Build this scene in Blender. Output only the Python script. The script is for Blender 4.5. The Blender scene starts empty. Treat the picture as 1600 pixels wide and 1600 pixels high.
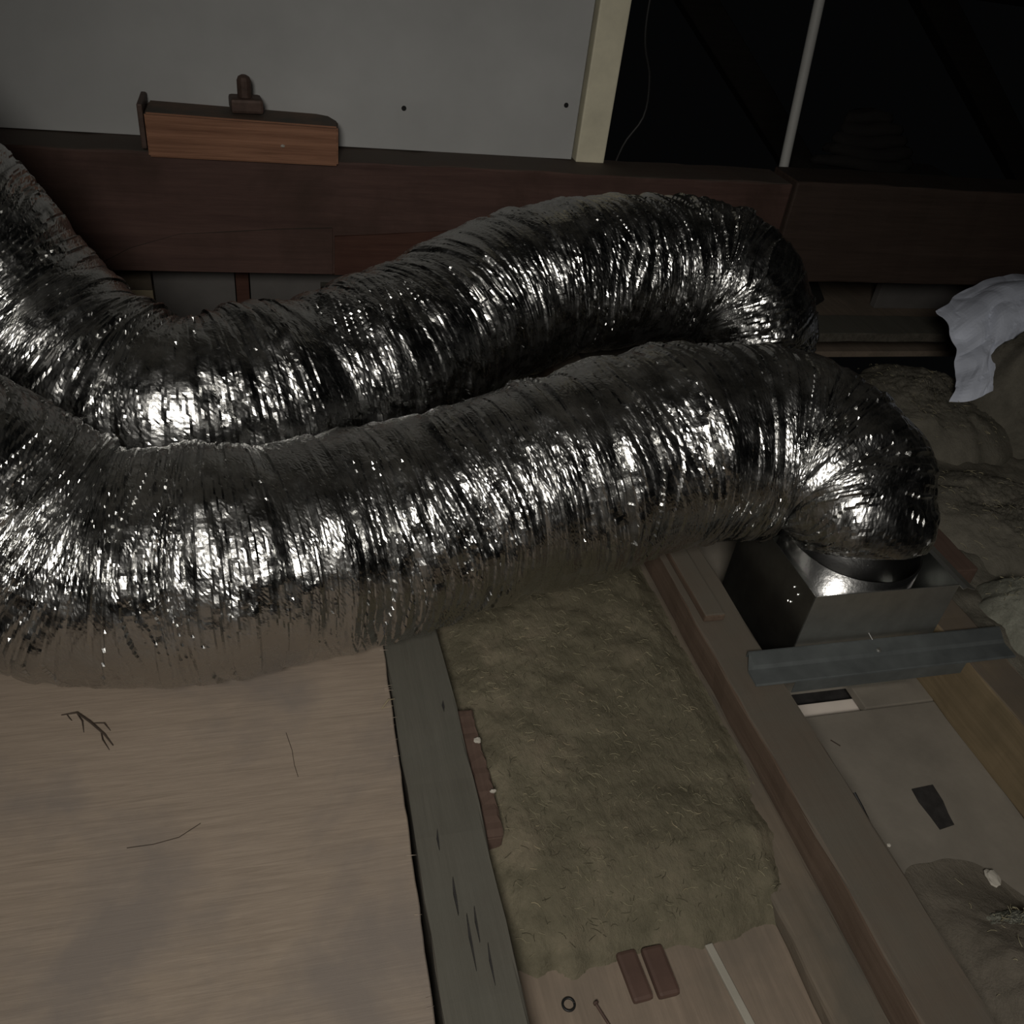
import bpy, bmesh, math, random
import numpy as np
from mathutils import Vector, Matrix

random.seed(7)
rng = np.random.default_rng(7)
scene = bpy.context.scene
COL = scene.collection
PI = math.pi

# ------------------------------------------------------------------ camera
cd = bpy.data.cameras.new('camera')
cam = bpy.data.objects.new('camera', cd)
COL.objects.link(cam)
R_ = Vector((0.96513, -0.23412, 0.11712))      # camera right
D_ = Vector((-0.05015, -0.60446, -0.79505))    # camera down
F_ = Vector((0.25693, 0.76146, -0.59512))      # camera forward
m = Matrix.Identity(4)
for i in range(3):
    m[i][0] = R_[i]; m[i][1] = -D_[i]; m[i][2] = -F_[i]
m[0][3], m[1][3], m[2][3] = 0.0, 0.0, 1.04
cam.matrix_world = m
cd.sensor_width = 36.0
cd.lens = 1372.19 / 1600 * 36.0
cd.clip_start = 0.02
scene.camera = cam

# ------------------------------------------------------------------ light
world = bpy.data.worlds.new('world')
scene.world = world
world.use_nodes = True
bg = world.node_tree.nodes['Background']
bg.inputs[0].default_value = (0.90, 0.95, 1.0, 1)
bg.inputs[1].default_value = 0.0013

def aim(o, target):
    o.rotation_euler = (Vector(target) - o.location).to_track_quat('-Z', 'Y').to_euler()

ld = bpy.data.lights.new('work_lamp', 'SPOT')
ld.energy = 92
ld.color = (1.0, 0.955, 0.885)
ld.spot_size = math.radians(96)
ld.spot_blend = 1.0
ld.shadow_soft_size = 0.24
lamp = bpy.data.objects.new('work_lamp', ld)
COL.objects.link(lamp)
lamp.location = (-0.24, -0.56, 1.47)
aim(lamp, (0.45, 1.05, 0.0))

scene.view_settings.view_transform = 'Standard'
scene.view_settings.look = 'None'
scene.view_settings.gamma = 1.0
scene.view_settings.use_curve_mapping = False
scene.view_settings.exposure = 0.0

# ------------------------------------------------------------------ materials
def _mat(name):
    mt = bpy.data.materials.new(name)
    mt.use_nodes = True
    nt = mt.node_tree
    return mt, nt, nt.nodes['Principled BSDF']

def N(nt, t, **kw):
    n = nt.nodes.new(t)
    for k, v in kw.items():
        setattr(n, k, v)
    return n

def ramp(nt, fac, stops):
    r = N(nt, 'ShaderNodeValToRGB')
    el = r.color_ramp.elements
    el[0].position, el[0].color = stops[0][0], (*stops[0][1], 1)
    el[1].position, el[1].color = stops[-1][0], (*stops[-1][1], 1)
    for p, c in stops[1:-1]:
        e = el.new(p); e.color = (*c, 1)
    nt.links.new(fac, r.inputs[0])
    return r.outputs[0]

def mixc(nt, fac, a, b, mode='MIX'):
    mx = N(nt, 'ShaderNodeMix', data_type='RGBA', blend_type=mode)
    for sock, val in ((mx.inputs[0], fac), (mx.inputs[6], a), (mx.inputs[7], b)):
        if hasattr(val, 'links'): nt.links.new(val, sock)
        elif isinstance(val, (tuple, list)): sock.default_value = (*val, 1)
        else: sock.default_value = val
    return mx.outputs[2]

def coords(nt, scale=(1, 1, 1), kind='Object', rot=(0, 0, 0)):
    tc = N(nt, 'ShaderNodeTexCoord'); mp = N(nt, 'ShaderNodeMapping')
    mp.inputs['Scale'].default_value = scale
    mp.inputs['Rotation'].default_value = rot
    nt.links.new(tc.outputs[kind], mp.inputs[0])
    return mp.outputs[0]

def noise(nt, vec, scale, detail=6, rough=0.6, dist=0.0):
    n = N(nt, 'ShaderNodeTexNoise')
    n.inputs['Scale'].default_value = scale
    n.inputs['Detail'].default_value = detail
    n.inputs['Roughness'].default_value = rough
    n.inputs['Distortion'].default_value = dist
    nt.links.new(vec, n.inputs['Vector'])
    return n.outputs['Fac']

def math_(nt, op, a, b=None):
    n = N(nt, 'ShaderNodeMath', operation=op)
    for i, v in enumerate((a, b)):
        if v is None: continue
        if hasattr(v, 'links'): nt.links.new(v, n.inputs[i])
        else: n.inputs[i].default_value = v
    return n.outputs[0]

def maprange(nt, v, a, b, c=0.0, d=1.0):
    n = N(nt, 'ShaderNodeMapRange')
    nt.links.new(v, n.inputs[0])
    for i, x in enumerate((a, b, c, d)): n.inputs[i + 1].default_value = x
    return n.outputs[0]

def bump(nt, b, h, strength, dist=0.002):
    bp = N(nt, 'ShaderNodeBump')
    bp.inputs['Strength'].default_value = strength
    bp.inputs['Distance'].default_value = dist
    nt.links.new(h, bp.inputs['Height'])
    nt.links.new(bp.outputs[0], b.inputs['Normal'])

def normal_z(nt):
    g = N(nt, 'ShaderNodeNewGeometry'); s = N(nt, 'ShaderNodeSeparateXYZ')
    nt.links.new(g.outputs['Normal'], s.inputs[0])
    return s.outputs[2]

def wood(name, dark, light, axis='x', grain=60, rough=0.75, dust=None, dustamt=0.8, stain=None, stainamt=0.5, bumpk=0.5, stretch=0.05, seed=0):
    mt, nt, b = _mat(name)
    sc = {'x': (stretch, 1, 1), 'y': (1, stretch, 1), 'z': (1, 1, stretch)}[axis]
    v = coords(nt, sc)
    g1 = noise(nt, v, grain, 8, 0.65, 0.4)
    g2 = noise(nt, v, grain * 3.3, 5, 0.7)
    g = math_(nt, 'ADD', math_(nt, 'MULTIPLY', g1, 0.65), math_(nt, 'MULTIPLY', g2, 0.35))
    mid = tuple((a + c) / 2 for a, c in zip(dark, light))
    c = ramp(nt, g, [(0.34, dark), (0.5, mid), (0.66, light)])
    v2 = coords(nt, (1, 1, 1))
    if stain:
        sN = noise(nt, v2, 4.5, 5, 0.6, 0.3)
        c = mixc(nt, maprange(nt, sN, 0.46, 0.66, 0, stainamt), c, stain)
    if dust:
        dN = noise(nt, v2, 9, 6, 0.65)
        up = maprange(nt, normal_z(nt), 0.45, 0.95)
        f = math_(nt, 'MULTIPLY', up, maprange(nt, dN, 0.25, 0.6, dustamt * 0.55, dustamt))
        c = mixc(nt, f, c, dust)
    nt.links.new(c, b.inputs['Base Color'])
    b.inputs['Roughness'].default_value = rough
    b.inputs['Specular IOR Level'].default_value = 0.25
    bump(nt, b, g, bumpk, 0.002)
    return mt

def plain(name, col, rough=0.6, metal=0.0, var=0.25, scale=14, spec=0.4, bumpk=0.1, bscale=60):
    mt, nt, b = _mat(name)
    v = coords(nt)
    n1 = noise(nt, v, scale, 6, 0.6)
    lo = tuple(x * (1 - var) for x in col); hi = tuple(min(1, x * (1 + var)) for x in col)
    c = ramp(nt, n1, [(0.3, lo), (0.7, hi)])
    nt.links.new(c, b.inputs['Base Color'])
    b.inputs['Roughness'].default_value = rough
    b.inputs['Metallic'].default_value = metal
    b.inputs['Specular IOR Level'].default_value = spec
    if bumpk: bump(nt, b, noise(nt, v, bscale, 5, 0.7), bumpk, 0.002)
    return mt

def wool(name, c1, c2, c3, scale=16):
    mt, nt, b = _mat(name)
    v = coords(nt)
    n1 = noise(nt, v, scale, 8, 0.7, 0.3)
    n2 = noise(nt, v, scale * 0.35, 4, 0.6)
    c = ramp(nt, n1, [(0.3, c1), (0.5, c2), (0.72, c3)])
    c = mixc(nt, maprange(nt, n2, 0.42, 0.6, 0, 0.55), c, c1)
    nt.links.new(c, b.inputs['Base Color'])
    b.inputs['Roughness'].default_value = 1.0
    b.inputs['Specular IOR Level'].default_value = 0.05
    bump(nt, b, noise(nt, coords(nt, (1, 0.45, 1), rot=(0, 0, 0.5)), scale * 9, 8, 0.75), 0.9, 0.006)
    return mt

def foil(name):
    mt, nt, b = _mat(name)
    v = coords(nt)
    b.inputs['Base Color'].default_value = (0.49, 0.49, 0.48, 1)
    b.inputs['Metallic'].default_value = 1.0
    r = maprange(nt, noise(nt, v, 30, 4, 0.6), 0.35, 0.65, 0.17, 0.36)
    nt.links.new(r, b.inputs['Roughness'])
    bump(nt, b, noise(nt, v, 260, 4, 0.6), 0.18, 0.0015)
    d = N(nt, 'ShaderNodeBsdfDiffuse')
    d.inputs[0].default_value = (0.20, 0.19, 0.165, 1)
    up = maprange(nt, normal_z(nt), 0.72, 0.99, 0.0, 0.24)
    f = math_(nt, 'MULTIPLY', up, maprange(nt, noise(nt, v, 8, 5, 0.65), 0.35, 0.65, 0.15, 1.0))
    mx = N(nt, 'ShaderNodeMixShader')
    nt.links.new(f, mx.inputs[0]); nt.links.new(b.outputs[0], mx.inputs[1]); nt.links.new(d.outputs[0], mx.inputs[2])
    nt.links.new(mx.outputs[0], nt.nodes['Material Output'].inputs[0])
    return mt

DUST = (0.105, 0.105, 0.09)
MT = {
 'ply': wood('plywood', (0.235, 0.188, 0.146), (0.335, 0.272, 0.213), 'x', 190, 0.85, stain=(0.195, 0.168, 0.148), stainamt=0.8, bumpk=0.3, stretch=0.05),
 'joist_grey': wood('joist_dusty_wood', (0.06, 0.054, 0.042), (0.135, 0.122, 0.10), 'y', 55, 0.9, dust=(0.115, 0.113, 0.094), dustamt=0.75, bumpk=0.9, stain=(0.085, 0.07, 0.055)),
 'joist_brown': wood('joist_brown_wood', (0.10, 0.068, 0.048), (0.16, 0.115, 0.085), 'y', 45, 0.85, dust=(0.125, 0.112, 0.09), dustamt=0.92),
 'joist_tan': wood('joist_tan_wood', (0.16, 0.122, 0.07), (0.25, 0.19, 0.115), 'y', 45, 0.8, dust=(0.13, 0.108, 0.088), dustamt=0.9, stain=(0.09, 0.075, 0.045)),
 'beam': wood('dark_red_beam', (0.070, 0.039, 0.033), (0.122, 0.070, 0.057), 'x', 38, 0.7, dust=(0.10, 0.085, 0.07), dustamt=0.85, stain=(0.05, 0.03, 0.022), stainamt=0.7),
 'beam2': wood('dimmed_brown_beam', (0.04, 0.027, 0.021), (0.068, 0.046, 0.036), 'x', 38, 0.75, dust=(0.035, 0.028, 0.023), dustamt=0.7),  # brown of the right beam, with fading lamplight put into the colour
 'splice': wood('red_splice_wood', (0.06, 0.026, 0.019), (0.105, 0.05, 0.035), 'x', 50, 0.7, stain=(0.055, 0.022, 0.016), stainamt=0.7),
 'block': wood('orange_block_wood', (0.17, 0.078, 0.045), (0.42, 0.215, 0.13), 'x', 70, 0.7, dust=(0.085, 0.075, 0.062), dustamt=1.0, bumpk=0.9, stretch=0.03),
 'red_wood': wood('red_brown_wood', (0.085, 0.055, 0.042), (0.125, 0.082, 0.064), 'y', 45, 0.85),
 'brown': wood('brown_board', (0.18, 0.142, 0.108), (0.28, 0.22, 0.168), 'y', 45, 0.9, stain=(0.135, 0.118, 0.095)),
 'ledger': wood('ledger_wood', (0.135, 0.11, 0.082), (0.19, 0.155, 0.118), 'y', 45, 0.9, stain=(0.11, 0.10, 0.082), stainamt=0.9),
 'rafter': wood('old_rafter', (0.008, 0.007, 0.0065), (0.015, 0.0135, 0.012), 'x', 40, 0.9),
 'panel': plain('grey_white_panel', (0.47, 0.475, 0.468), 0.55, var=0.10, scale=3, spec=0.3, bumpk=0.05),
 'cream': plain('cream_paint', (0.80, 0.75, 0.57), 0.6, var=0.12, scale=12),
 'plaster': plain('grey_plasterboard', (0.225, 0.202, 0.168), 0.9, var=0.16, scale=9, spec=0.15, bumpk=0.2),
 'greyboard': plain('grey_board', (0.14, 0.132, 0.125), 0.9, var=0.15, scale=8, spec=0.1),
 'beige': plain('beige_block', (0.50, 0.42, 0.28), 0.85, var=0.1),
 'white_plastic': plain('white_conduit', (0.48, 0.48, 0.46), 0.45, var=0.06, bumpk=0),
 'lit_plate': plain('room_light_pale', (0.78, 0.70, 0.62), 0.5, var=0.05, bumpk=0),  # pale tone standing in for the light of the room below
 'steel': plain('rusty_bolt', (0.10, 0.065, 0.052), 0.6, 0.3, var=0.3, scale=40),
 'galv': plain('galvanised_steel', (0.52, 0.52, 0.49), 0.40, 0.93, var=0.14, scale=22, bumpk=0.06),
 'galv_dark': plain('galv_dark_reflection', (0.34, 0.35, 0.335), 0.36, 1.0, var=0.2, scale=16, bumpk=0.08),  # box steel again, the dark joist's reflection put into its colour
 'galv_dull': plain('dull_galvanised_channel', (0.15, 0.165, 0.165), 0.5, 0.45, var=0.2, scale=20, bumpk=0.1),
 'galv_shiny': plain('shiny_collar', (0.62, 0.62, 0.61), 0.27, 1.0, var=0.08, scale=18, bumpk=0.5, bscale=28),
 'screw': plain('bright_screw', (0.8, 0.8, 0.78), 0.25, 1.0, var=0.05, bumpk=0),
 'black': plain('black_rubber', (0.012, 0.012, 0.012), 0.5, var=0.2, bumpk=0),
 'tape': plain('dark_grey_tape', (0.032, 0.03, 0.029), 0.6, var=0.35, scale=50),
 'dark_hole': plain('hole_shade', (0.01, 0.01, 0.01), 0.7, var=0.1, bumpk=0),  # near-black colour standing in for the shade inside the panel holes
 'bag': plain('blue_white_plastic', (0.72, 0.77, 0.90), 0.45, var=0.12, scale=10, bumpk=0.2),
 'chip': plain('pale_plaster', (0.46, 0.43, 0.37), 0.9, var=0.12),
 'strip': plain('pale_strip', (0.33, 0.31, 0.26), 0.7, var=0.12),
 'twig': plain('dark_twig', (0.055, 0.04, 0.03), 0.9, var=0.3),
 'straw': plain('pale_straw', (0.30, 0.25, 0.16), 0.8, var=0.2),
 'fibre_dark': plain('dark_fibre', (0.075, 0.066, 0.042), 0.95, var=0.3),
 'fibre_olive': plain('olive_fibre', (0.29, 0.26, 0.17), 0.95, var=0.3),
 'maroon': plain('maroon_offcut', (0.085, 0.05, 0.038), 0.7, var=0.2),
 'wool': wool('olive_wool', (0.135, 0.122, 0.083), (0.21, 0.187, 0.13), (0.29, 0.245, 0.175)),
 'wool_grey': wool('grey_wool', (0.12, 0.112, 0.09), (0.18, 0.167, 0.135), (0.24, 0.222, 0.18), 13),
 'wool_pale': wool('pale_green_wool', (0.2, 0.2, 0.165), (0.3, 0.3, 0.245), (0.42, 0.42, 0.35), 22),
 'debris': wool('brown_dust', (0.15, 0.132, 0.105), (0.19, 0.167, 0.133), (0.235, 0.205, 0.165), 7),
 'foil': foil('crinkled_foil'),
 'cable': plain('black_cable', (0.012, 0.012, 0.012), 0.5, var=0.1, bumpk=0),
}

# ------------------------------------------------------------------ object helpers
def tag(o, label=None, cat=None, group=None, kind=None):
    if label: o['label'] = label
    if cat: o['category'] = cat
    if group: o['group'] = group
    if kind: o['kind'] = kind
    return o

def empty(name, loc, label=None, cat=None, group=None, kind=None):
    o = bpy.data.objects.new(name, None)
    o.empty_display_size = 0.03
    COL.objects.link(o); o.location = loc
    return tag(o, label, cat, group, kind)

def from_me(name, me, mat, parent=None):
    """world-space mesh -> object whose origin is at the base centre"""
    n = len(me.vertices)
    co = np.empty(n * 3); me.vertices.foreach_get('co', co); co = co.reshape(-1, 3)
    c = (co.min(0) + co.max(0)) / 2; c[2] = co[:, 2].min()
    me.vertices.foreach_set('co', (co - c).ravel()); me.update()
    o = bpy.data.objects.new(name, me)
    COL.objects.link(o)
    if mat: me.materials.append(MT[mat])
    o.location = c
    if parent:
        o.parent = parent
        p = parent; off = Vector((0, 0, 0))
        while p: off += p.location; p = p.parent
        o.location = Vector(c) - off
    return o

def obj(name, bm, mat, parent=None, smooth=False):
    bmesh.ops.recalc_face_normals(bm, faces=bm.faces[:])
    me = bpy.data.meshes.new(name)
    bm.to_mesh(me); bm.free()
    if smooth:
        for p in me.polygons: p.use_smooth = True
    return from_me(name, me, mat, parent)

def pyobj(name, verts, faces, mat, parent=None, smooth=False):
    me = bpy.data.meshes.new(name)
    me.from_pydata([tuple(map(float, v)) for v in verts], [], faces)
    me.update()
    if smooth:
        for p in me.polygons: p.use_smooth = True
    return from_me(name, me, mat, parent)

def box_bm(x0, x1, y0, y1, z0, z1, bev=0.003, cuts=0, axis=0, jit=0.0, rot=None):
    bm = bmesh.new()
    bmesh.ops.create_cube(bm, size=1)
    for v in bm.verts:
        v.co = Vector((x0 + (v.co.x + .5) * (x1 - x0), y0 + (v.co.y + .5) * (y1 - y0), z0 + (v.co.z + .5) * (z1 - z0)))
    if bev: bmesh.ops.bevel(bm, geom=bm.edges[:], offset=bev, segments=2, affect='EDGES', profile=0.6)
    if cuts:
        L = [e for e in bm.edges if abs((e.verts[0].co - e.verts[1].co)[axis]) > 0.6 * ((x1 - x0, y1 - y0, z1 - z0)[axis])]
        bmesh.ops.subdivide_edges(bm, edges=L, cuts=cuts, use_grid_fill=True)
        for v in bm.verts:
            t = v.co[axis]
            for k in range(3):
                if k != axis:
                    v.co[k] += jit * (math.sin(t * 9 + k * 2.1 + x0 * 5) + 0.6 * math.sin(t * 31 + k + y0 * 7)) * 0.5 + random.uniform(-1, 1) * jit * 0.35
    if rot is not None:
        c = Vector(((x0 + x1) / 2, (y0 + y1) / 2, (z0 + z1) / 2))
        bmesh.ops.rotate(bm, verts=bm.verts, cent=c, matrix=rot)
    return bm

def box(name, mat, x0, x1, y0, y1, z0, z1, parent=None, **kw):
    return obj(name, box_bm(x0, x1, y0, y1, z0, z1, **kw), mat, parent)

def tube_bm(pts, r, seg=10, cap=True, bm=None):
    bm = bm or bmesh.new()
    pts = [Vector(p) for p in pts]
    rs = r if isinstance(r, (list, tuple)) else [r] * len(pts)
    rings = []; up = None
    for i, p in enumerate(pts):
        t = (pts[min(i + 1, len(pts) - 1)] - pts[max(i - 1, 0)]).normalized()
        if up is None:
            up = t.orthogonal().normalized()
        up = (up - t * up.dot(t)).normalized()
        s = t.cross(up)
        rings.append([bm.verts.new(p + (up * math.cos(a) + s * math.sin(a)) * rs[i]) for a in [2 * PI * k / seg for k in range(seg)]])
    for a, b in zip(rings, rings[1:]):
        for k in range(seg):
            bm.faces.new((a[k], a[(k + 1) % seg], b[(k + 1) % seg], b[k]))
    if cap:
        bm.faces.new(rings[0][::-1]); bm.faces.new(rings[-1])
    return bm

def spline(pts, n):
    """Catmull-Rom resample"""
    P = np.array(pts, float)
    P = np.vstack([2 * P[0] - P[1], P, 2 * P[-1] - P[-2]])
    out = []
    m_ = len(P) - 3
    for i in range(m_):
        t = np.linspace(0, 1, 60, endpoint=(i == m_ - 1))[:, None]
        a, b, c, d = P[i], P[i + 1], P[i + 2], P[i + 3]
        out.append(0.5 * (2 * b + (c - a) * t + (2 * a - 5 * b + 4 * c - d) * t * t + (3 * b - a - 3 * c + d) * t ** 3))
    Q = np.vstack(out)
    L = np.r_[0, np.cumsum(np.linalg.norm(np.diff(Q[:, :3], axis=0), axis=1))]
    s = np.linspace(0, L[-1], n)
    return np.stack([np.interp(s, L, Q[:, k]) for k in range(Q.shape[1])], 1), s

TAB = rng.random((512, 512)) * 2 - 1
def vn(u, v, pv=None, seed=0):
    """smooth value noise; v periodic with integer period pv"""
    iu = np.floor(u).astype(int); iv = np.floor(v).astype(int)
    fu = u - iu; fv = v - iv
    fu = fu * fu * (3 - 2 * fu); fv = fv * fv * (3 - 2 * fv)
    def T(a, b):
        if pv: b = b % pv
        return TAB[(a + seed * 37) % 512, (b + seed * 91) % 512]
    return (T(iu, iv) * (1 - fu) * (1 - fv) + T(iu + 1, iv) * fu * (1 - fv) + T(iu, iv + 1) * (1 - fu) * fv + T(iu + 1, iv + 1) * fu * fv)

# ------------------------------------------------------------------ the setting
floor = empty('floor', (0.6, 1.2, -0.15), kind='structure')
zf = -0.13
zb = -0.08
box('ceiling_board', 'brown', -1.3, 0.20, -0.2, 2.85, zf - .02, zf, floor, bev=0.001)
box('ceiling_board', 'brown', 0.203, 0.76, -0.2, 2.85, zf - .02, zb, floor, bev=0.001)
box('plasterboard', 'plaster', 0.763, 1.20, -0.2, 0.855, zf - .015, zf, floor, bev=0.002)
box('plasterboard', 'plaster', 1.022, 1.20, 0.857, 0.93, zf - .015, zf + .002, floor, bev=0.002)
box('plasterboard', 'plaster', 0.763, 1.20, 1.18, 2.85, zf - .015, zf, floor, bev=0.002)
box('ceiling_board', 'brown', 1.203, 3.4, -0.2, 1.94, zf - .02, zf, floor, bev=0.001)
box('ceiling_board', 'brown', 1.203, 3.4, 2.26, 2.85, zf - .02, zf, floor, bev=0.001)

wall = box('wall_back', 'panel', -1.6, 0.826, 2.385, 2.40, 0.393, 1.9, bev=0.002)
tag(wall, kind='structure')
for (x, z) in ((0.36, 0.495), (0.789, 0.53)):  # solid dark plugs painted as the shade of two holes
    bm = bmesh.new()
    bmesh.ops.create_cone(bm, cap_ends=True, segments=12, radius1=0.0068, radius2=0.0055, depth=0.004,
                          matrix=Matrix.Translation((x, 2.384, z)) @ Matrix.Rotation(PI / 2, 4, 'X'))
    obj('hole_plug', bm, 'dark_hole', wall)
trim = box('trim_1', 'cream', 0.836, 0.918, 2.375, 2.42, 0.389, 1.9, bev=0.004)
tag(trim, kind='structure')

# ------------------------------------------------------------------ beams
beam = empty('timber_beam', (0.2, 2.33, 0.1), 'dark red-brown timber beam behind the ducts, bolted block on top', 'beam')
box('beam_body', 'beam', -1.6, 1.452, 2.262, 2.41, 0.10, 0.392, beam, bev=0.006, cuts=60, axis=0, jit=0.0035)
def wedge(name, pts, y0, y1, mat, parent):
    bm = bmesh.new()
    a = [bm.verts.new((x, y0 + (0.0025 if 0 else 0), z)) for x, z in pts]
    b = [bm.verts.new((x, y1, z)) for x, z in pts]
    n = len(pts)
    bm.faces.new(a); bm.faces.new(b[::-1])
    for k in range(n): bm.faces.new((a[k], b[k], b[(k + 1) % n], a[(k + 1) % n]))
    return obj(name, bm, mat, parent)
wedge('splice_board', [(-0.42, 0.104), (0.17, 0.104), (0.17, 0.226), (0.02, 0.218), (-0.10, 0.207), (-0.2, 0.200), (-0.32, 0.16)], 2.2555, 2.266, 'beam', beam)
wedge('splice_board', [(0.176, 0.102), (0.75, 0.102), (0.75, 0.235), (0.5, 0.232), (0.3, 0.214), (0.176, 0.205)], 2.256, 2.266, 'splice', beam)
beam2 = empty('timber_beam', (2.3, 2.33, 0.1), 'brown timber beam at the right, darkened for fading lamplight, beyond the joint, above the white sheet', 'beam')
box('beam_body', 'beam2', 1.466, 3.4, 2.268, 2.41, 0.103, 0.40, beam2, bev=0.006, cuts=40, axis=0, jit=0.003)

# block with bolt
blk = empty('packing_block', (-0.03, 2.3, 0.392), 'orange-brown wooden block with a rusty bolt, sitting on the dark beam', 'block')
bm = bmesh.new()
prof = [(-0.248, 2.246), (0.184, 2.246), (0.188, 2.30), (0.17, 2.345), (0.14, 2.36), (-0.246, 2.362)]
lo = [bm.verts.new((x, y, 0.383 if y < 2.3 else 0.393)) for x, y in prof]
hi = [bm.verts.new((x, y, 0.475 + (0.006 if x < 0 else 0.0))) for x, y in prof]
bm.faces.new(lo[::-1]); bm.faces.new(hi)
for k in range(6): bm.faces.new((lo[k], lo[(k + 1) % 6], hi[(k + 1) % 6], hi[k]))
bmesh.ops.bevel(bm, geom=bm.edges[:], offset=0.004, segments=2, affect='EDGES')
obj('block_body', bm, 'block', blk)
nut = box('nut', 'steel', -0.062, 0.012, 2.285, 2.345, 0.481, 0.513, blk, bev=0.007, rot=Matrix.Rotation(0.12, 3, 'Z'))
bm = tube_bm([(-0.027, 2.316, 0.50), (-0.027, 2.316, 0.548), (-0.027, 2.316, 0.556), (-0.027, 2.316, 0.560)], [0.0165, 0.0165, 0.013, 0.006], 16)
obj('bolt', bm, 'steel', blk)
box('end_plate', 'steel', -0.262, -0.250, 2.25, 2.37, 0.40, 0.497, blk, bev=0.003)
bm = bmesh.new(); bmesh.ops.create_icosphere(bm, subdivisions=1, radius=0.005, matrix=Matrix.Translation((0.054, 2.245, 0.425)) @ Matrix.Diagonal((1.2, .7, .8, 1)))
obj('chipped_spot', bm, 'chip', blk)

# pieces seen under the beam at the left
tag(box('grey_board', 'greyboard', -0.298, -0.085, 2.44, 2.46, zf, 0.16, bev=0.002), 'grey upright board under the left end of the dark beam', 'board')
tag(box('grey_board', 'greyboard', -0.044, 0.32, 2.445, 2.465, zf, 0.16, bev=0.002), 'grey upright board right of the thin red post under the beam', 'board')
tag(box('thin_post', 'splice', -0.082, -0.047, 2.425, 2.465, zf, 0.16, bev=0.002), 'thin reddish post between two grey boards under the beam', 'post')
tag(box('beige_block', 'beige', -0.42, -0.302, 2.435, 2.48, zf, -0.026, bev=0.003), 'pale beige block beside the grey board under the beam', 'block')
tag(box('grey_offcut', 'ledger', -0.42, -0.302, 2.432, 2.48, -0.026, 0.16, bev=0.003), 'dull grey-brown offcut standing on the pale beige block', 'block')

# conduit, cable and rafters beyond the beam
bm = tube_bm([(1.52, 2.445, 0.2), (1.518, 2.445, 0.385), (1.478, 2.445, 0.84), (1.44, 2.445, 1.5)], 0.0145, 16)
tag(obj('conduit_pipe', bm, 'white_plastic', smooth=True), 'thin white pipe rising behind the dark beam, right of the cream post', 'pipe')
cpts, _ = spline([(0.97, 2.46, 0.30), (1.0, 2.46, 0.42), (1.045, 2.46, 0.50), (1.04, 2.46, 0.60), (1.0, 2.46, 0.75), (1.02, 2.46, 1.2)], 40)
tag(obj('electric_cable', tube_bm(list(cpts), 0.005, 8), 'cable', smooth=True), 'dark cable hanging beside the cream post in the black gap', 'cable')
def strut(name, a, b, w, d, mat, label, cat):
    a = Vector(a); b = Vector(b); t = (b - a).normalized()
    s = t.cross(Vector((0, 1, 0))).normalized(); u = s.cross(t)
    bm = bmesh.new(); vs = []
    for p in (a, b):
        for i, j in ((-1, -1), (1, -1), (1, 1), (-1, 1)):
            vs.append(bm.verts.new(p + s * i * w / 2 + u * j * d / 2))
    for f in ((3, 2, 1, 0), (4, 5, 6, 7), (0, 1, 5, 4), (1, 2, 6, 5), (2, 3, 7, 6), (3, 0, 4, 7)):
        bm.faces.new([vs[k] for k in f])
    bmesh.ops.bevel(bm, geom=bm.edges[:], offset=0.004, segments=1, affect='EDGES')
    return tag(obj(name, bm, mat), label, cat)
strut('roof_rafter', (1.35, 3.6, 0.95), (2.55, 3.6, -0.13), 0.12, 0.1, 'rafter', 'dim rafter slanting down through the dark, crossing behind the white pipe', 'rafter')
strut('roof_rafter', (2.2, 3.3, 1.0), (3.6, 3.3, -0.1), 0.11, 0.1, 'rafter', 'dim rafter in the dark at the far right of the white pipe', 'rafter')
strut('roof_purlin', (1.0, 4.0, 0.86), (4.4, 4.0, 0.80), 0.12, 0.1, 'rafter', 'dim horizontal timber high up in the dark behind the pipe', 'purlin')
def heap_layer(k):
    r0 = 0.17 - 0.022 * k
    vs = []; fs = []; n = 28
    for ring, (rr, dz) in enumerate(((r0, 0), (r0 * 1.03, 0.012), (r0 * 0.95, 0.026), (0.02, 0.034))):
        for j in range(n):
            a = 2 * PI * j / n
            w = 1 + 0.07 * math.sin(3 * a + k) + 0.04 * math.sin(7 * a + 2 * k)
            vs.append((1.80 + 0.012 * math.sin(k * 3) + math.cos(a) * rr * w, 2.46 + 0.01 * k + math.sin(a) * rr * 0.30 * w, 0.40 + 0.03 * k + dz + 0.006 * math.sin(2 * a + k)))
    for ring in range(3):
        for j in range(n):
            fs.append((ring * n + j, ring * n + (j + 1) % n, (ring + 1) * n + (j + 1) % n, (ring + 1) * n + j))
    fs.append(tuple(range(n))[::-1]); fs.append(tuple(range(3 * n, 4 * n)))
    return vs, fs
sack = empty('folded_sacking', (1.8, 2.46, 0.40), 'dim layered heap of folded sacking on the beam right of the white pipe', 'sacking')
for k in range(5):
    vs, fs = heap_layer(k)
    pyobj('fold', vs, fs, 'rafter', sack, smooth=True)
box('timber_ledge', 'rafter', 1.6, 2.1, 2.411, 2.54, 0.34, 0.40, sack)

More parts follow.
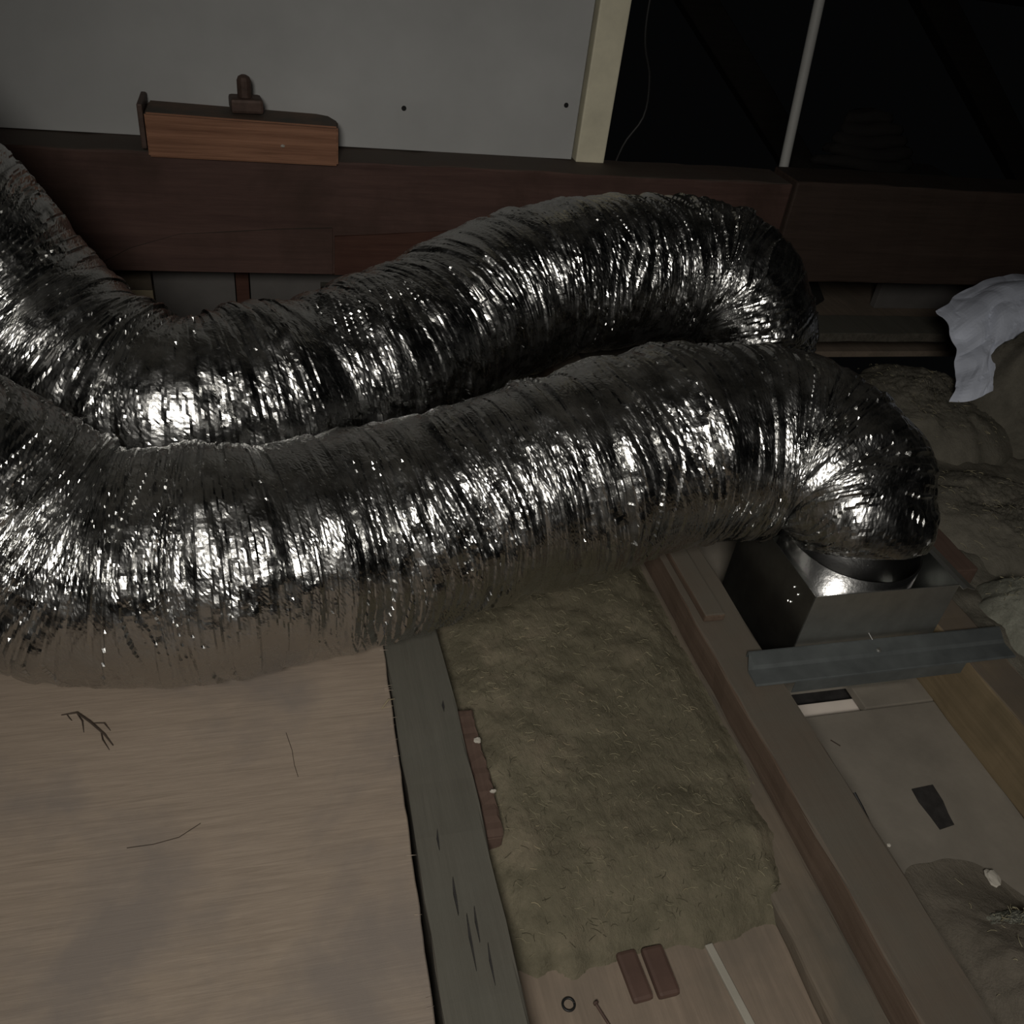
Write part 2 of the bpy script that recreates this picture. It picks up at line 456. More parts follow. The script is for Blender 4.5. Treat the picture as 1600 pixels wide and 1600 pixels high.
# ------------------------------------------------------------------ joists and planks
def joist(x0, x1, mat, label, y0=-0.2, y1=2.8):
    return tag(box('floor_joist', mat, x0, x1, y0, y1, zf, 0.0, bev=0.004, cuts=70, axis=1, jit=0.003), label, 'joist')
j1 = joist(0.151, 0.246, 'joist_grey', 'grey dusty floor joist along the right edge of the plywood sheet')
for (x, y, L, w) in ((0.188, 0.56, 0.05, 0.0016), (0.196, 0.50, 0.07, 0.0013), (0.207, 0.52, 0.045, 0.001), (0.214, 0.47, 0.05, 0.0012), (0.18, 0.64, 0.03, 0.0012), (0.226, 0.86, 0.022, 0.0022), (0.17, 1.10, 0.06, 0.0014)):
    bm = bmesh.new()
    z = 0.0028
    v = [bm.verts.new(p) for p in ((x, y - L / 2, z), (x + w, y - L * 0.1, z), (x + 0.002, y + L / 2, z), (x - w * 0.6, y + L * 0.1, z))]
    q = [bm.verts.new(p.co - Vector((0, 0, 0.006))) for p in v]
    bm.faces.new(v); bm.faces.new(q[::-1])
    for k in range(4): bm.faces.new((v[k], q[k], q[(k + 1) % 4], v[(k + 1) % 4]))
    obj('crack', bm, 'tape', j1)
joist(0.703, 0.797, 'joist_brown', 'brown floor joist running under the left end of the metal channel')
joist(1.166, 1.246, 'joist_tan', 'tan floor joist with lit inner side under the right end of the metal channel')
tag(box('side_batten', 'red_wood', 0.248, 0.272, 0.64, 0.86, -0.10, -0.014, bev=0.003, cuts=20, axis=1, jit=0.004), 'reddish batten fixed along the grey joist beside the insulation', 'batten')
tag(box('short_lath', 'joist_brown', 0.716, 0.756, 0.985, 1.45, 0.0, 0.016, bev=0.004, cuts=10, axis=1, jit=0.001), 'short flat lath lying on the brown joist under the duct', 'lath')
tag(box('ledger_plank', 'ledger', 0.625, 0.700, -0.15, 1.3, zb, -0.052, bev=0.006, cuts=40, axis=1, jit=0.002), 'lighter brown plank lying low against the brown joist at the bottom', 'plank')
tag(box('red_plank', 'red_wood', 1.262, 1.36, 1.06, 1.46, zf, 0.004, bev=0.004, cuts=12, axis=1, jit=0.002), 'short reddish plank right of the tan joist beside the grey insulation', 'plank')
tag(box('cross_plank', 'joist_grey', 1.50, 2.6, 2.125, 2.256, -0.028, 0.0, bev=0.003, cuts=20, axis=0, jit=0.002), 'grey plank lying crosswise under the dark right beam', 'plank')
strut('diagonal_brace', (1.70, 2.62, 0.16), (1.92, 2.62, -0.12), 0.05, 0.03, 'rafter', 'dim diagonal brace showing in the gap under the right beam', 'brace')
tag(box('dark_board', 'greyboard', 2.15, 2.6, 2.60, 2.63, zf, 0.14, bev=0.002), 'dim grey board upright behind the crosswise plank at right', 'board')

# ------------------------------------------------------------------ plywood sheet
def ply():
    root = empty('plywood_sheet', (-0.3, 0.7, 0.0), 'large worn brown plywood sheet lying under the front foil duct', 'plywood')
    nx, ny = 60, 90
    edge = []
    for j in range(ny + 1):
        y = -0.2 + 1.6 * j / ny
        xe = 0.1375 + (y - 0.41) * 0.0232 + random.uniform(-0.0005, 0.0005) + (0.0006 * math.sin(y * 60))
        edge.append((xe, y))
    vs, fs = [], []
    for zi, z in enumerate((0.001, 0.0135, 0.015)):
        for xe, y in edge:
            vs.append((-1.25, y, z)); vs.append((xe - (0.0015 if zi == 2 else 0), y, z))
    n = 2 * (ny + 1)
    for j in range(ny):
        a = 2 * j
        fs.append((a, a + 2, a + 3, a + 1))
        for L in (0, 1):
            o0 = L * n; o1 = (L + 1) * n
            fs.append((o0 + a + 1, o0 + a + 3, o1 + a + 3, o1 + a + 1))
            fs.append((o0 + a, o1 + a, o1 + a + 2, o0 + a + 2))
        fs.append((2 * n + a, 2 * n + a + 1, 2 * n + a + 3, 2 * n + a + 2))
    for L in (0, 1):
        o0 = L * n; o1 = (L + 1) * n
        fs.append((o0, o0 + 1, o1 + 1, o1)); fs.append((o0 + n - 2, o1 + n - 2, o1 + n - 1, o0 + n - 1))
    b = pyobj('sheet', vs, fs, 'ply', root)
    # torn splinters at the cut edge
    bm = bmesh.new()
    for k in range(22):
        y = random.uniform(0.3, 1.05); xe = 0.1375 + (y - 0.41) * 0.0232
        L = random.uniform(0.004, 0.013); w = random.uniform(0.0006, 0.0014)
        a = random.uniform(-0.3, 0.3)
        p0 = Vector((xe - 0.008, y, 0.0146)); p1 = p0 + Vector((math.cos(a) * L + 0.004, math.sin(a) * L, 0.001))
        v = [bm.verts.new(p0 + Vector((0, -w, 0))), bm.verts.new(p0 + Vector((0, w, 0))), bm.verts.new(p1), bm.verts.new(p0 + Vector((0.002, 0, 0.0014)))]
        bm.faces.new((v[0], v[2], v[3])); bm.faces.new((v[3], v[2], v[1])); bm.faces.new((v[0], v[1], v[2])); bm.faces.new((v[0], v[3], v[1]))
    s = obj('splinters', bm, 'straw' if False else 'ply', root); s['kind'] = 'stuff'
    return root
ply()

# ------------------------------------------------------------------ insulation
def fibres(name, n, place, mat, parent, lmin=0.008, lmax=0.03, w=0.0006, lift=0.004):
    bm = bmesh.new()
    for k in range(n):
        x, y, z = place()
        a = random.uniform(0, PI); L = random.uniform(lmin, lmax); c = random.uniform(-0.5, 0.5)
        prev = None
        for i in range(4):
            t = i / 3 - 0.5
            aa = a + c * t * 2
            p = Vector((x + math.cos(aa) * L * t, y + math.sin(aa) * L * t, z + lift * (0.25 - t * t) * 2 + 0.0008))
            s = Vector((-math.sin(aa), math.cos(aa), 0)) * w
            cur = (bm.verts.new(p - s), bm.verts.new(p + s), bm.verts.new(p + Vector((0, 0, w * 1.6))))
            if prev:
                for q in range(3):
                    bm.faces.new((prev[q], prev[(q + 1) % 3], cur[(q + 1) % 3], cur[q]))
            prev = cur
    o = obj(name, bm, mat, parent); o['kind'] = 'stuff'
    return o

def fnoise(x, y, s, sd):
    x = np.asarray(x, float); y = np.asarray(y, float)
    return vn(x / s + 50, y / s + 50, None, sd) + 0.5 * vn(x / s * 2.1 + 9, y / s * 2.1 + 70, None, sd + 1) + 0.3 * vn(x / s * 4.7 + 30, y / s * 4.7 + 20, None, sd + 2)

def batt_height(x, y):
    h = -0.026 + 0.009 * fnoise(x, y, 0.15, 3) + 0.0022 * fnoise(x, y, 0.03, 5)
    e = np.clip((y - (0.498 - 0.10 * (x - 0.25) + 0.025 * fnoise(x, 0 * y, 0.12, 8))) / 0.12, 0, 1) ** 0.6
    h = h * e + (1 - e) * (zb - 0.004)
    h = h - 0.02 * np.clip(1 - (x - 0.25) / 0.05, 0, 1) - 0.026 * np.clip((x - 0.635) / 0.045, 0, 1)
    return h

def batt():
    root = empty('insulation_batt', (0.47, 1.2, zf), 'olive-brown mineral wool batt filling the bay between grey and brown joists', 'insulation')
    nx, ny = 120, 330
    xs = np.linspace(0.248, 0.685, nx); ys = np.linspace(0.40, 2.2, ny)
    X, Y = np.meshgrid(xs, ys)
    Z = batt_height(X, Y) + 0.0022 * (rng.random(X.shape) - 0.5)
    vs = np.stack([X, Y, Z], -1).reshape(-1, 3)
    fs = [(j * nx + i, j * nx + i + 1, (j + 1) * nx + i + 1, (j + 1) * nx + i) for j in range(ny - 1) for i in range(nx - 1)]
    o = pyobj('wool', vs, fs, 'wool', root, smooth=True)
    def place():
        while True:
            x = random.uniform(0.27, 0.65); y = random.uniform(0.5, 1.35)
            z = float(batt_height(np.array([x]), np.array([y]))[0])
            if z > zb + 0.015: return x, y, z
    fibres('olive_fibres', 900, place, 'fibre_olive', root, 0.004, 0.018, 0.00028, 0.002)
    fibres('dark_fibres', 700, place, 'fibre_dark', root, 0.004, 0.018, 0.00035, 0.002)
    fibres('straw_fibres', 90, place, 'straw', root, 0.004, 0.014, 0.0005, 0.002)
batt()

def mound(name, cx, cy, rx, ry, z0, h, mat, label, seed, cat='insulation', pw=0.75, nf=120, rag=0.18):
    root = empty(name, (cx, cy, z0), label, cat)
    nr, na = 46, 120
    A = np.linspace(0, 2 * PI, na, endpoint=False)
    rag_ = 1 + rag * vn(A * 0 + seed * 3.3, A / (2 * PI) * 9, 9, seed) + rag * 0.6 * vn(A * 0 + 5.5, A / (2 * PI) * 26, 26, seed + 1)
    def zz(x, y, t):
        prof = (1 - t ** 2.6) ** pw
        return z0 + h * prof * (1 + 0.22 * fnoise(x, y, 0.14, seed) + 0.07 * fnoise(x, y, 0.035, seed + 3))
    vs = [(cx, cy, float(zz(np.array(cx), np.array(cy), 0.0)))]; fs = []
    for i in range(1, nr + 1):
        t = i / nr
        x = cx + np.cos(A) * rx * t * (1 + (rag_ - 1) * t); y = cy + np.sin(A) * ry * t * (1 + (rag_ - 1) * t)
        z = zz(x, y, t) + (rng.random(na) - 0.5) * 0.008 * (1 - t) ** 0.5
        vs += [(a, b, c) for a, b, c in zip(x, y, z)]
    if pw < 1.2: vs += [(a, b, z0 - 0.004) for a, b in zip(x, y)]
    for j in range(na): fs.append((0, 1 + j, 1 + (j + 1) % na))
    for i in range(nr if pw < 1.2 else nr - 1):
        o0 = 1 + i * na; o1 = o0 + na
        for j in range(na): fs.append((o0 + j, o1 + j, o1 + (j + 1) % na, o0 + (j + 1) % na))
    pyobj('wool', vs, fs, mat, root, smooth=True)
    if nf:
        def place():
            a = random.uniform(0, 2 * PI); t = math.sqrt(random.random()) * 0.9
            x = cx + math.cos(a) * rx * t; y = cy + math.sin(a) * ry * t
            return x, y, float(zz(np.array(x), np.array(y), t)) + 0.002
        fibres('loose_fibres', nf, place, 'fibre_olive', root, 0.005, 0.02, 0.0005, 0.003)
    return root
box_in = box
fill = empty('insulation_layer', (1.7, 1.5, zf), 'flat dark grey insulation layer in the bay right of the tan joist', 'insulation')
nx, ny = 120, 130
X, Y = np.meshgrid(np.linspace(1.25, 2.75, nx), np.linspace(0.55, 1.93, ny))
Z = -0.035 + 0.022 * fnoise(X, Y, 0.16, 12) + 0.007 * fnoise(X, Y, 0.04, 15)
Z[-1, :] = zf; Z[0, :] = zf
pyobj('wool', np.stack([X, Y, Z], -1).reshape(-1, 3), [(j * nx + i, j * nx + i + 1, (j + 1) * nx + i + 1, (j + 1) * nx + i) for j in range(ny - 1) for i in range(nx - 1)], 'wool_grey', fill, smooth=True)
mound('insulation_mound', 1.70, 1.72, 0.21, 0.26, -0.04, 0.085, 'wool_grey', 'ragged grey insulation lump in front of the crosswise plank', 21)
mound('insulation_mound', 2.10, 1.64, 0.30, 0.30, -0.04, 0.27, 'wool_grey', 'tall grey insulation heap burying the lower edge of the white sheet', 27)
mound('insulation_mound', 1.56, 1.22, 0.19, 0.22, -0.04, 0.075, 'wool_grey', 'grey insulation lump right of the reddish plank', 33)
mound('insulation_mound', 1.42, 0.93, 0.115, 0.12, -0.04, 0.07, 'wool_pale', 'small pale grey insulation lump beside the right end of the metal channel', 39)
mound('insulation_tuft', 0.995, 0.425, 0.065, 0.036, zf + 0.012, 0.045, 'wool_pale', 'pale green-grey wool tuft on the dusty board at bottom right', 45, pw=0.8, nf=60)
mound('dust_drift', 0.968, 0.20, 0.168, 0.36, zf + 0.001, 0.105, 'debris', 'brown dust and debris drifted over the board at bottom right', 51, 'dust', pw=2.4, nf=40, rag=0.06)

# ------------------------------------------------------------------ foil ducts
def duct_mesh(name, ctrl, nr, nt, seed, floorz, parent):
    Q, s = spline(ctrl, nr)
    P = Q[:, :3]; rad = Q[:, 3]
    T = np.gradient(P, axis=0); T /= np.linalg.norm(T, axis=1)[:, None]
    U = np.empty_like(P); u = np.array([0, 0, 1.0]); u = u - T[0] * (u @ T[0])
    for i in range(nr):
        u = u - T[i] * (u @ T[i]); u /= np.linalg.norm(u); U[i] = u
    S = np.cross(T, U)
    th = np.linspace(0, 2 * PI, nt, endpoint=False)
    ct, st = np.cos(th), np.sin(th)
    dirv = U[:, None, :] * ct[None, :, None] + S[:, None, :] * st[None, :, None]
    tt = np.broadcast_to(th[None, :] / (2 * PI), (nr, nt)); ss = np.broadcast_to(s[:, None], (nr, nt))
    # folds lean irregularly and run mostly around the tube
    lean = 0.030 * vn(ss / 0.22, tt * 4, 4, seed) + 0.018 * vn(ss / 0.1, tt * 7, 7, seed + 1)
    w = ss + lean
    big = vn(ss / 0.12, tt * 6, 6, seed + 2)
    mid = vn(w / 0.045, tt * 6, 6, seed + 3)
    # separate gathered strips of uneven width, each buckled into small flat facets
    wid = rng.uniform(0.0055, 0.0145, 900); bnd = np.cumsum(wid) - 0.2
    k = np.clip(np.searchsorted(bnd, w) - 1, 0, 898)
    t = (w - bnd[k]) / wid[k + 1]
    kf = k.astype(float)
    wav = vn(kf * 7.31, tt * 17, 17, seed + 4)
    wav2 = vn(kf * 3.77, tt * 36, 36, seed + 8)
    u110 = tt * 118; i0 = np.floor(u110).astype(int); fr = u110 - i0
    kn = TAB[(k * 3 + seed) % 512, i0 % 118] * (1 - fr) + TAB[(k * 3 + seed) % 512, (i0 + 1) % 118] * fr
    tilt = vn(kf * 5.13, tt * 7, 7, seed + 5)
    # broader gathers that group the strips
    wm = ss + 0.045 * vn(ss / 0.3, tt * 3, 3, seed + 11) + 0.02 * vn(ss / 0.12, tt * 6, 6, seed + 12)
    widm = rng.uniform(0.016, 0.045, 400); bm_ = np.cumsum(widm) - 0.3
    km = np.clip(np.searchsorted(bm_, wm) - 1, 0, 398); tm = np.clip((wm - bm_[km]) / widm[km + 1], 0, 1)
    kmf = km.astype(float)
    tiltm = vn(kmf * 3.31, tt * 6, 6, seed + 13); wavm = vn(kmf * 9.17, tt * 9, 9, seed + 14)
    gather = 0.0052 * wavm * np.clip(4 * tm * (1 - tm) * 1.6, 0, 1) + tiltm * (tm - 0.5) * widm[km + 1] * 0.30
    crease = -np.clip(1 - t / 0.22, 0, 1) * 0.0016
    f4 = vn(ss / 0.02, tt * 55, 55, seed + 9)
    zone = np.clip(0.75 + 0.75 * vn(ss / 0.075, tt * 10, 10, seed + 7), 0.15, 1.4)
    nz = dirv[:, :, 2]
    low = np.clip((nz + 0.85) / 0.55, 0, 1); low = 0.62 + 0.38 * low * low * (3 - 2 * low)
    d = 0.0095 * big + low * 0.0045 * mid + low * gather + low * zone * (0.0034 * wav + 0.0017 * wav2 + 0.0008 * kn + tilt * (t - 0.5) * wid[k + 1] * 0.36 + crease + 0.0009 * f4)
    d += (rng.random((nr, nt)) - 0.5) * 0.0005 * low
    co = P[:, None, :] + dirv * (rad[:, None] + d)[:, :, None]
    fz = floorz(co[:, :, 0])
    co[:, :, 2] = np.where(co[:, :, 2] < fz, fz + (rng.random((nr, nt))) * 0.0008, co[:, :, 2])
    me = bpy.data.meshes.new(name)
    idx = np.arange(nr * nt).reshape(nr, nt)
    a = idx[:-1]; b = idx[1:]
    quads = np.stack([a, np.roll(a, -1, 1), np.roll(b, -1, 1), b], -1).reshape(-1, 4)
    me.vertices.add(nr * nt); me.vertices.foreach_set('co', co.reshape(-1))
    me.loops.add(quads.size); me.loops.foreach_set('vertex_index', quads.reshape(-1).astype(np.int32))
    me.polygons.add(len(quads)); me.polygons.foreach_set('loop_start', np.arange(0, quads.size, 4, dtype=np.int32))
    me.polygons.foreach_set('use_smooth', np.zeros(len(quads), bool))
    me.update(calc_edges=True); me.validate()
    return from_me(name, me, 'foil', parent)

fd = empty('flexible_duct', (0.3, 1.1, 0.0), 'front crinkled silver foil duct lying across the plywood, bending into the metal box', 'duct')
front = [(-0.90, 1.06, 0.66, .172), (-0.66, 1.05, 0.49, .172), (-0.52, 1.05, 0.385, .172), (-0.42, 1.05, 0.302, .172), (-0.345, 1.043, 0.235, .172), (-0.26, 1.026, 0.190, .172), (-0.15, 1.020, 0.178, .172), (-0.035, 1.024, 0.179, .170),
         (0.163, 1.075, 0.179, .168), (0.377, 1.131, 0.190, .172), (0.61, 1.175, 0.230, .178), (0.80, 1.205, 0.232, .176),
         (0.92, 1.185, 0.225, .172), (0.985, 1.11, 0.205, .160), (0.995, 1.055, 0.165, .140), (0.995, 1.035, 0.125, .118)]
duct_mesh('foil_sleeve', front, 1080, 290, 3, lambda x: np.where(x < 0.15, 0.0165, np.where((x > .70) & (x < .80), 0.002, -0.02)), fd)
rd = empty('flexible_duct', (0.3, 1.7, 0.0), 'rear crinkled silver foil duct curving in front of the dark beam', 'duct')
rear = [(-0.90, 1.60, 0.84, .18), (-0.72, 1.60, 0.68, .18), (-0.59, 1.60, 0.52, .18), (-0.485, 1.58, 0.385, .18), (-0.385, 1.53, 0.262, .18), (-0.252, 1.445, 0.196, .18), (-0.087, 1.430, 0.182, .18),
        (0.18, 1.565, 0.182, .18), (0.333, 1.688, 0.2, .18), (0.465, 1.80, 0.23, .18), (0.679, 1.905, 0.25, .182), (0.92, 1.965, 0.255, .182),
        (1.08, 1.955, 0.245, .178), (1.165, 1.89, 0.21, .168), (1.19, 1.83, 0.15, .155), (1.195, 1.80, 0.08, .135), (1.195, 1.795, 0.02, .125)]
duct_mesh('foil_sleeve', rear, 1080, 280, 61, lambda x: np.where((x > .155) & (x < .25), 0.002, np.where((x > .70) & (x < .80), 0.002, -0.11)), rd)

# ------------------------------------------------------------------ plenum box and collar
def plenum(cx, cy, hx, hy, zt, zb, label, ctop, cr):
    root = empty('plenum_box', (cx, cy, zb), label, 'metal box')
    x0, x1, y0, y1 = cx - hx, cx + hx, cy - hy, cy + hy
    t = 0.0015
    box('front_panel', 'galv', x0, x1, y0 - t, y0, zb, zt, root, bev=0.0004)
    box('back_panel', 'galv', x0, x1, y1, y1 + t, zb, zt, root, bev=0.0004)
    lp = box('side_panel', 'galv_dark', x0 - t, x0, y0, y1, zb, zt, root, bev=0.0004)
    box('side_panel', 'galv_dark', x1, x1 + t, y0, y1, zb, zt, root, bev=0.0004)
    # out-turned lip on the far side, slightly bent
    bm = bmesh.new()
    prof = [(x1, zt), (x1 + 0.007, zt + 0.003), (x1 + 0.026, zt - 0.004), (x1 + 0.026, zt - 0.0055), (x1 + 0.007, zt + 0.0015), (x1, zt - 0.002)]
    ra = [bm.verts.new((x, y0 - 0.012, z)) for x, z in prof]; rb = [bm.verts.new((x, y1, z)) for x, z in prof]
    bm.faces.new(ra[::-1]); bm.faces.new(rb)
    for k in range(6): bm.faces.new((ra[k], ra[(k + 1) % 6], rb[(k + 1) % 6], rb[k]))
    obj('lip', bm, 'galv', root)
    col = bmesh.new()
    n = 72; rings = []
    for (r, z) in ((cr, zb + 0.03), (cr, ctop), (cr - 0.003, ctop), (cr - 0.003, zb + 0.03)):
        rings.append([col.verts.new((cx + math.cos(2 * PI * k / n) * (r + 0.0012 * math.sin(5 * 2 * PI * k / n)), cy + math.sin(2 * PI * k / n) * r, z)) for k in range(n)])
    for a, b in zip(rings, rings[1:]):
        for k in range(n): col.faces.new((a[k], a[(k + 1) % n], b[(k + 1) % n], b[k]))
    obj('collar', col, 'galv_shiny', root, smooth=True)
    for (y, z) in ((y0 + 0.055, zt - 0.028), (y0 + 0.04, zt - 0.032), (y0 + 0.05, zt - 0.058), (y0 + 0.057, zt - 0.062)):
        bm = bmesh.new(); bmesh.ops.create_uvsphere(bm, u_segments=8, v_segments=6, radius=0.0034, matrix=Matrix.Translation((x0 - 0.0025, y, z)) @ Matrix.Diagonal((.6, 1, 1, 1)))
        obj('screw', bm, 'screw', lp)
    return root
plenum(0.995, 1.03, 0.142, 0.125, 0.122, -0.125, 'open galvanised metal box between the joists under the front duct end', 0.135, 0.121)
plenum(1.195, 1.795, 0.14, 0.12, -0.02, -0.128, 'galvanised metal box under the rear duct end, mostly hidden', 0.03, 0.127)

reg = empty('lit_room_plate', (0.92, 0.95, -0.16), 'pale plate painted for the lit room below, showing through the cut-out below the metal channel', 'lit_plate')  # added plate, its pale colour painted for the lit room below
box('frame_bar', 'lit_plate', 0.70, 1.30, 0.70, 0.900, -0.168, -0.152, reg, bev=0.002)
box('frame_bar', 'lit_plate', 0.70, 1.30, 1.16, 1.30, -0.168, -0.152, reg, bev=0.002)
for k in range(6):
    box('slat', 'tape', 0.72, 1.28, 0.915 + 0.04 * k, 0.947 + 0.04 * k, -0.176, -0.172, reg, bev=0.0005)

# ------------------------------------------------------------------ channel across the joists
ch = empty('metal_channel', (1.0, 0.86, 0.0), 'dull grey steel channel lying across two joists before the metal box', 'channel')
def channel():
    # flat web with a shallow step and down-turned front lip, from the left joist to the right one
    A = Vector((0.742, 0.862, 0)); B = Vector((1.262, 0.862, 0))
    prof = [(0.034, 0.002), (0.034, 0.014), (0.031, 0.0145), (0.006, 0.010), (0.0, 0.006), (-0.030, 0.005), (-0.0325, 0.003), (-0.0325, -0.013), (-0.0315, -0.013), (-0.0305, 0.002), (0.0, 0.003), (0.006, 0.006), (0.030, 0.011), (0.0325, 0.002)]
    bm = bmesh.new()
    rows = []
    for P in (A, B):
        rows.append([bm.verts.new((P.x + (0.010 * (y > 0.01) if P is B else 0.014 * (y > 0.0)), P.y + y, P.z + (z if (0.80 < P.x < 1.16 or z >= 0.002) else 0.002))) for y, z in prof])
    a, b = rows; n = len(prof)
    bm.faces.new(a[::-1]); bm.faces.new(b)
    for k in range(n): bm.faces.new((a[k], a[(k + 1) % n], b[(k + 1) % n], b[k]))
    obj('web', bm, 'galv_dull', ch)
    box('lip', 'galv_dull', 0.815, 1.155, 0.8285, 0.830, -0.022, 0.004, ch, bev=0.0003)
    bm = tube_bm([(0.995, 0.905, 0.022), (0.998, 0.892, 0.016)], 0.0011, 6)
    obj('screw', bm, 'screw', ch)
    bm = bmesh.new(); bmesh.ops.create_cone(bm, cap_ends=True, segments=10, radius1=0.005, radius2=0.0035, depth=0.004, matrix=Matrix.Translation((1.0, 0.872, 0.0115)))
    obj('rivet', bm, 'galv', ch)
channel()

# ------------------------------------------------------------------ white sheet at the right
def sheet():
    rows = [[(1.80, 1.93, 0.155), (1.79, 1.80, 0.11), (1.72, 1.66, 0.03)],
            [(1.97, 2.03, 0.185), (1.90, 1.84, 0.18), (1.765, 1.64, 0.045)],
            [(2.14, 2.06, 0.215), (2.05, 1.88, 0.235), (1.86, 1.66, 0.08)],
            [(2.36, 2.06, 0.19), (2.30, 1.90, 0.22), (2.02, 1.70, 0.13)]]
    n, m_ = 46, 36
    cols = [spline([rows[i][j] for i in range(4)], n)[0] for j in range(3)]
    G = np.stack([spline([cols[j][i] for j in range(3)], m_)[0] for i in range(n)])
    uu, vv = np.meshgrid(np.arange(n), np.arange(m_), indexing='ij')
    crump = 0.016 * np.abs(vn(uu / 7.0, vv / 8.0, None, 5)) + 0.005 * np.abs(vn(uu / 3.2, vv / 3.5, None, 8))
    G[:, :, 2] += crump; G[:, :, 1] -= crump * 0.6
    G[:, :, 0] += 0.012 * vn(uu / 5.0, vv / 5.0, None, 11)
    vs = G.reshape(-1, 3)
    fs = [(i * m_ + j, (i + 1) * m_ + j, (i + 1) * m_ + j + 1, i * m_ + j + 1) for i in range(n - 1) for j in range(m_ - 1)]
    o = pyobj('plastic_sheet', vs, fs, 'bag')
    md = o.modifiers.new('thickness', 'SOLIDIFY'); md.thickness = 0.002
    return tag(o, 'crumpled bluish-white plastic sheet poking out of the grey insulation', 'plastic sheet')
sheet()

# ------------------------------------------------------------------ small debris
tag(box('wood_offcut', 'maroon', 0.393, 0.421, 0.425, 0.489, zb, zb + 0.010, bev=0.005, rot=Matrix.Rotation(0.05, 3, 'Z')), 'dark maroon offcut at the bottom, nearer the ring, left of its pair', 'offcut')
tag(box('wood_offcut', 'maroon', 0.427, 0.457, 0.424, 0.488, zb, zb + 0.012, bev=0.005, rot=Matrix.Rotation(0.03, 3, 'Z')), 'dark maroon offcut at the bottom, nearer the white strip, right of its pair', 'offcut')
bm = tube_bm([(0.315 + 0.0075 * math.cos(a), 0.441 + 0.0075 * math.sin(a), zb + 0.0015) for a in np.linspace(0, 2 * PI, 33)], 0.0016, 8)
tag(obj('rubber_ring', bm, 'black', smooth=True), 'small black ring lying on the brown board at the bottom', 'ring')
nail = empty('nail', (0.355, 0.42, zb), 'rusty nail lying beside the black ring at the bottom edge', 'nail')
obj('shank', tube_bm([(0.349, 0.434, zb + 0.002), (0.362, 0.394, zb + 0.002)], 0.0019, 8), 'steel', nail)
obj('head', tube_bm([(0.3482, 0.4365, zb + 0.0035), (0.349, 0.434, zb + 0.0035)], 0.0035, 10), 'steel', nail)
tag(box('pale_strip', 'strip', 0.523, 0.534, 0.34, 0.479, zb + 0.0005, zb + 0.005, bev=0.001, rot=Matrix.Rotation(0.11, 3, 'Z')), 'narrow pale strip lying on the board at the bottom edge', 'strip')
# tape scrap
bm = bmesh.new()
tp = [(1.003, 0.684), (1.046, 0.686), (1.044, 0.655), (1.037, 0.63), (1.034, 0.611), (1.004, 0.607), (1.003, 0.63), (1.0, 0.66)]
lo = [bm.verts.new((x, y, zf + 0.0005)) for x, y in tp]; hi = [bm.verts.new((x, y, zf + 0.0022)) for x, y in tp]
bm.faces.new(lo[::-1]); bm.faces.new(hi)
for k in range(8): bm.faces.new((lo[k], lo[(k + 1) % 8], hi[(k + 1) % 8], hi[k]))
tag(obj('tape_scrap', bm, 'tape'), 'dark grey torn tape scrap stuck on the plasterboard', 'tape')

def chip(x, y, z, sx, sy, sz, label, seed, mat='chip', name='plaster_chip'):
    bm = bmesh.new(); bmesh.ops.create_icosphere(bm, subdivisions=2, radius=1)
    r = random.Random(seed)
    for v in bm.verts:
        k = r.uniform(0.75, 1.15)
        v.co = Vector((x + v.co.x * sx * k, y + v.co.y * sy * k, z + max(-0.6, v.co.z) * sz * k + sz * 0.6))
    return tag(obj(name, bm, mat), label, 'chip')
chip(1.03, 0.515, zf + 0.005, 0.011, 0.017, 0.005, 'pale plaster chip on the plasterboard near the wool tuft', 1)
chip(0.268, 0.80, -0.013, 0.006, 0.006, 0.003, 'round pale plaster chip on the reddish batten', 2)
chip(0.272, 0.71, -0.013, 0.0045, 0.003, 0.003, 'tiny bright chip lower down on the reddish batten', 3)
chip(0.80, 0.53, 0.0, 0.003, 0.003, 0.002, 'tiny bright chip at the edge of the brown joist', 4)

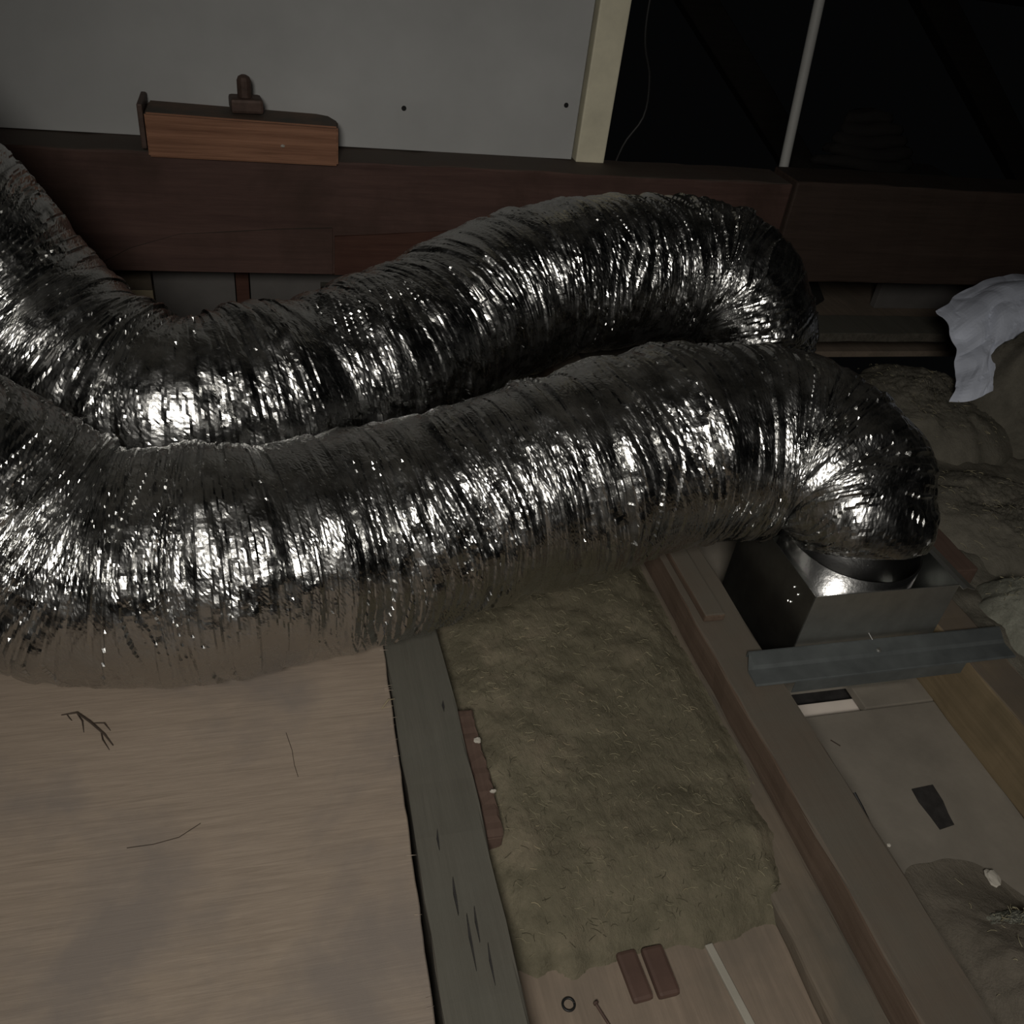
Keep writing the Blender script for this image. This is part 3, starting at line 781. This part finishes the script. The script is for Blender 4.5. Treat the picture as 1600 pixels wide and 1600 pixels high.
def twig(name, pts, r, mat, label, cat, branches=()):
    bm = tube_bm(pts, r, 6)
    rb = r if not isinstance(r, list) else max(r)
    for b in branches: tube_bm(b, [rb * 0.45] * (len(b) - 1) + [rb * 0.2], 5, bm=bm)
    return tag(obj(name, bm, mat), label, cat)
zt = 0.0165
twig('twig', [(-0.305, 0.905, zt), (-0.285, 0.905, zt + .002), (-0.265, 0.885, zt + .002), (-0.245, 0.862, zt + .001), (-0.232, 0.842, zt)], [0.0008, 0.0014, 0.0017, 0.0014, 0.0007], 'twig',
     'dark brittle twig lying on the plywood sheet', 'twig',
     [[(-0.285, 0.905, zt), (-0.276, 0.888, zt + .003), (-0.272, 0.87, zt)], [(-0.265, 0.885, zt), (-0.247, 0.88, zt + .003), (-0.238, 0.868, zt)], [(-0.25, 0.868, zt), (-0.246, 0.852, zt + .002), (-0.236, 0.835, zt)], [(-0.298, 0.905, zt), (-0.293, 0.897, zt), (-0.290, 0.893, zt)]])
def px_line(pts): return [(x, y, 0.0155) for x, y in pts]
twig('hair_strand', px_line([(-0.005, 0.832), (0.002, 0.80), (0.004, 0.775), (0.008, 0.755)]), 0.0004, 'twig', 'thin straight dark strand on the plywood right of the twig', 'strand')
twig('hair_strand', px_line([(-0.20, 0.682), (-0.17, 0.682), (-0.14, 0.687), (-0.115, 0.703)]), 0.0005, 'twig', 'thin curved dark strand on the plywood below the twig', 'strand')
twig('straw_splinter', [(0.132, 0.855, 0.016), (0.144, 0.868, 0.020), (0.154, 0.872, 0.016)], [0.0008, 0.0014, 0.0005], 'straw', 'pale straw splinter sticking out at the edge of the plywood', 'splinter', [[(0.134, 0.857, 0.016), (0.147, 0.858, 0.017)]])
twig('straw_splinter', [(0.118, 1.012, 0.0158), (0.150, 1.006, 0.0162)], [0.0006, 0.0008], 'straw', 'pale splinter on the plywood corner just under the front duct', 'splinter')
twig('dark_splinter', [(0.915, 0.80, zf + .001), (0.925, 0.785, zf + .002)], 0.001, 'twig', 'short dark splinter on the plasterboard below the cut-out', 'splinter')
twig('bent_wire', [(0.802, 0.62, -0.004), (0.806, 0.60, -0.012), (0.809, 0.58, -0.02)], 0.002, 'black', 'short black wire end at the edge of the brown joist', 'wire')
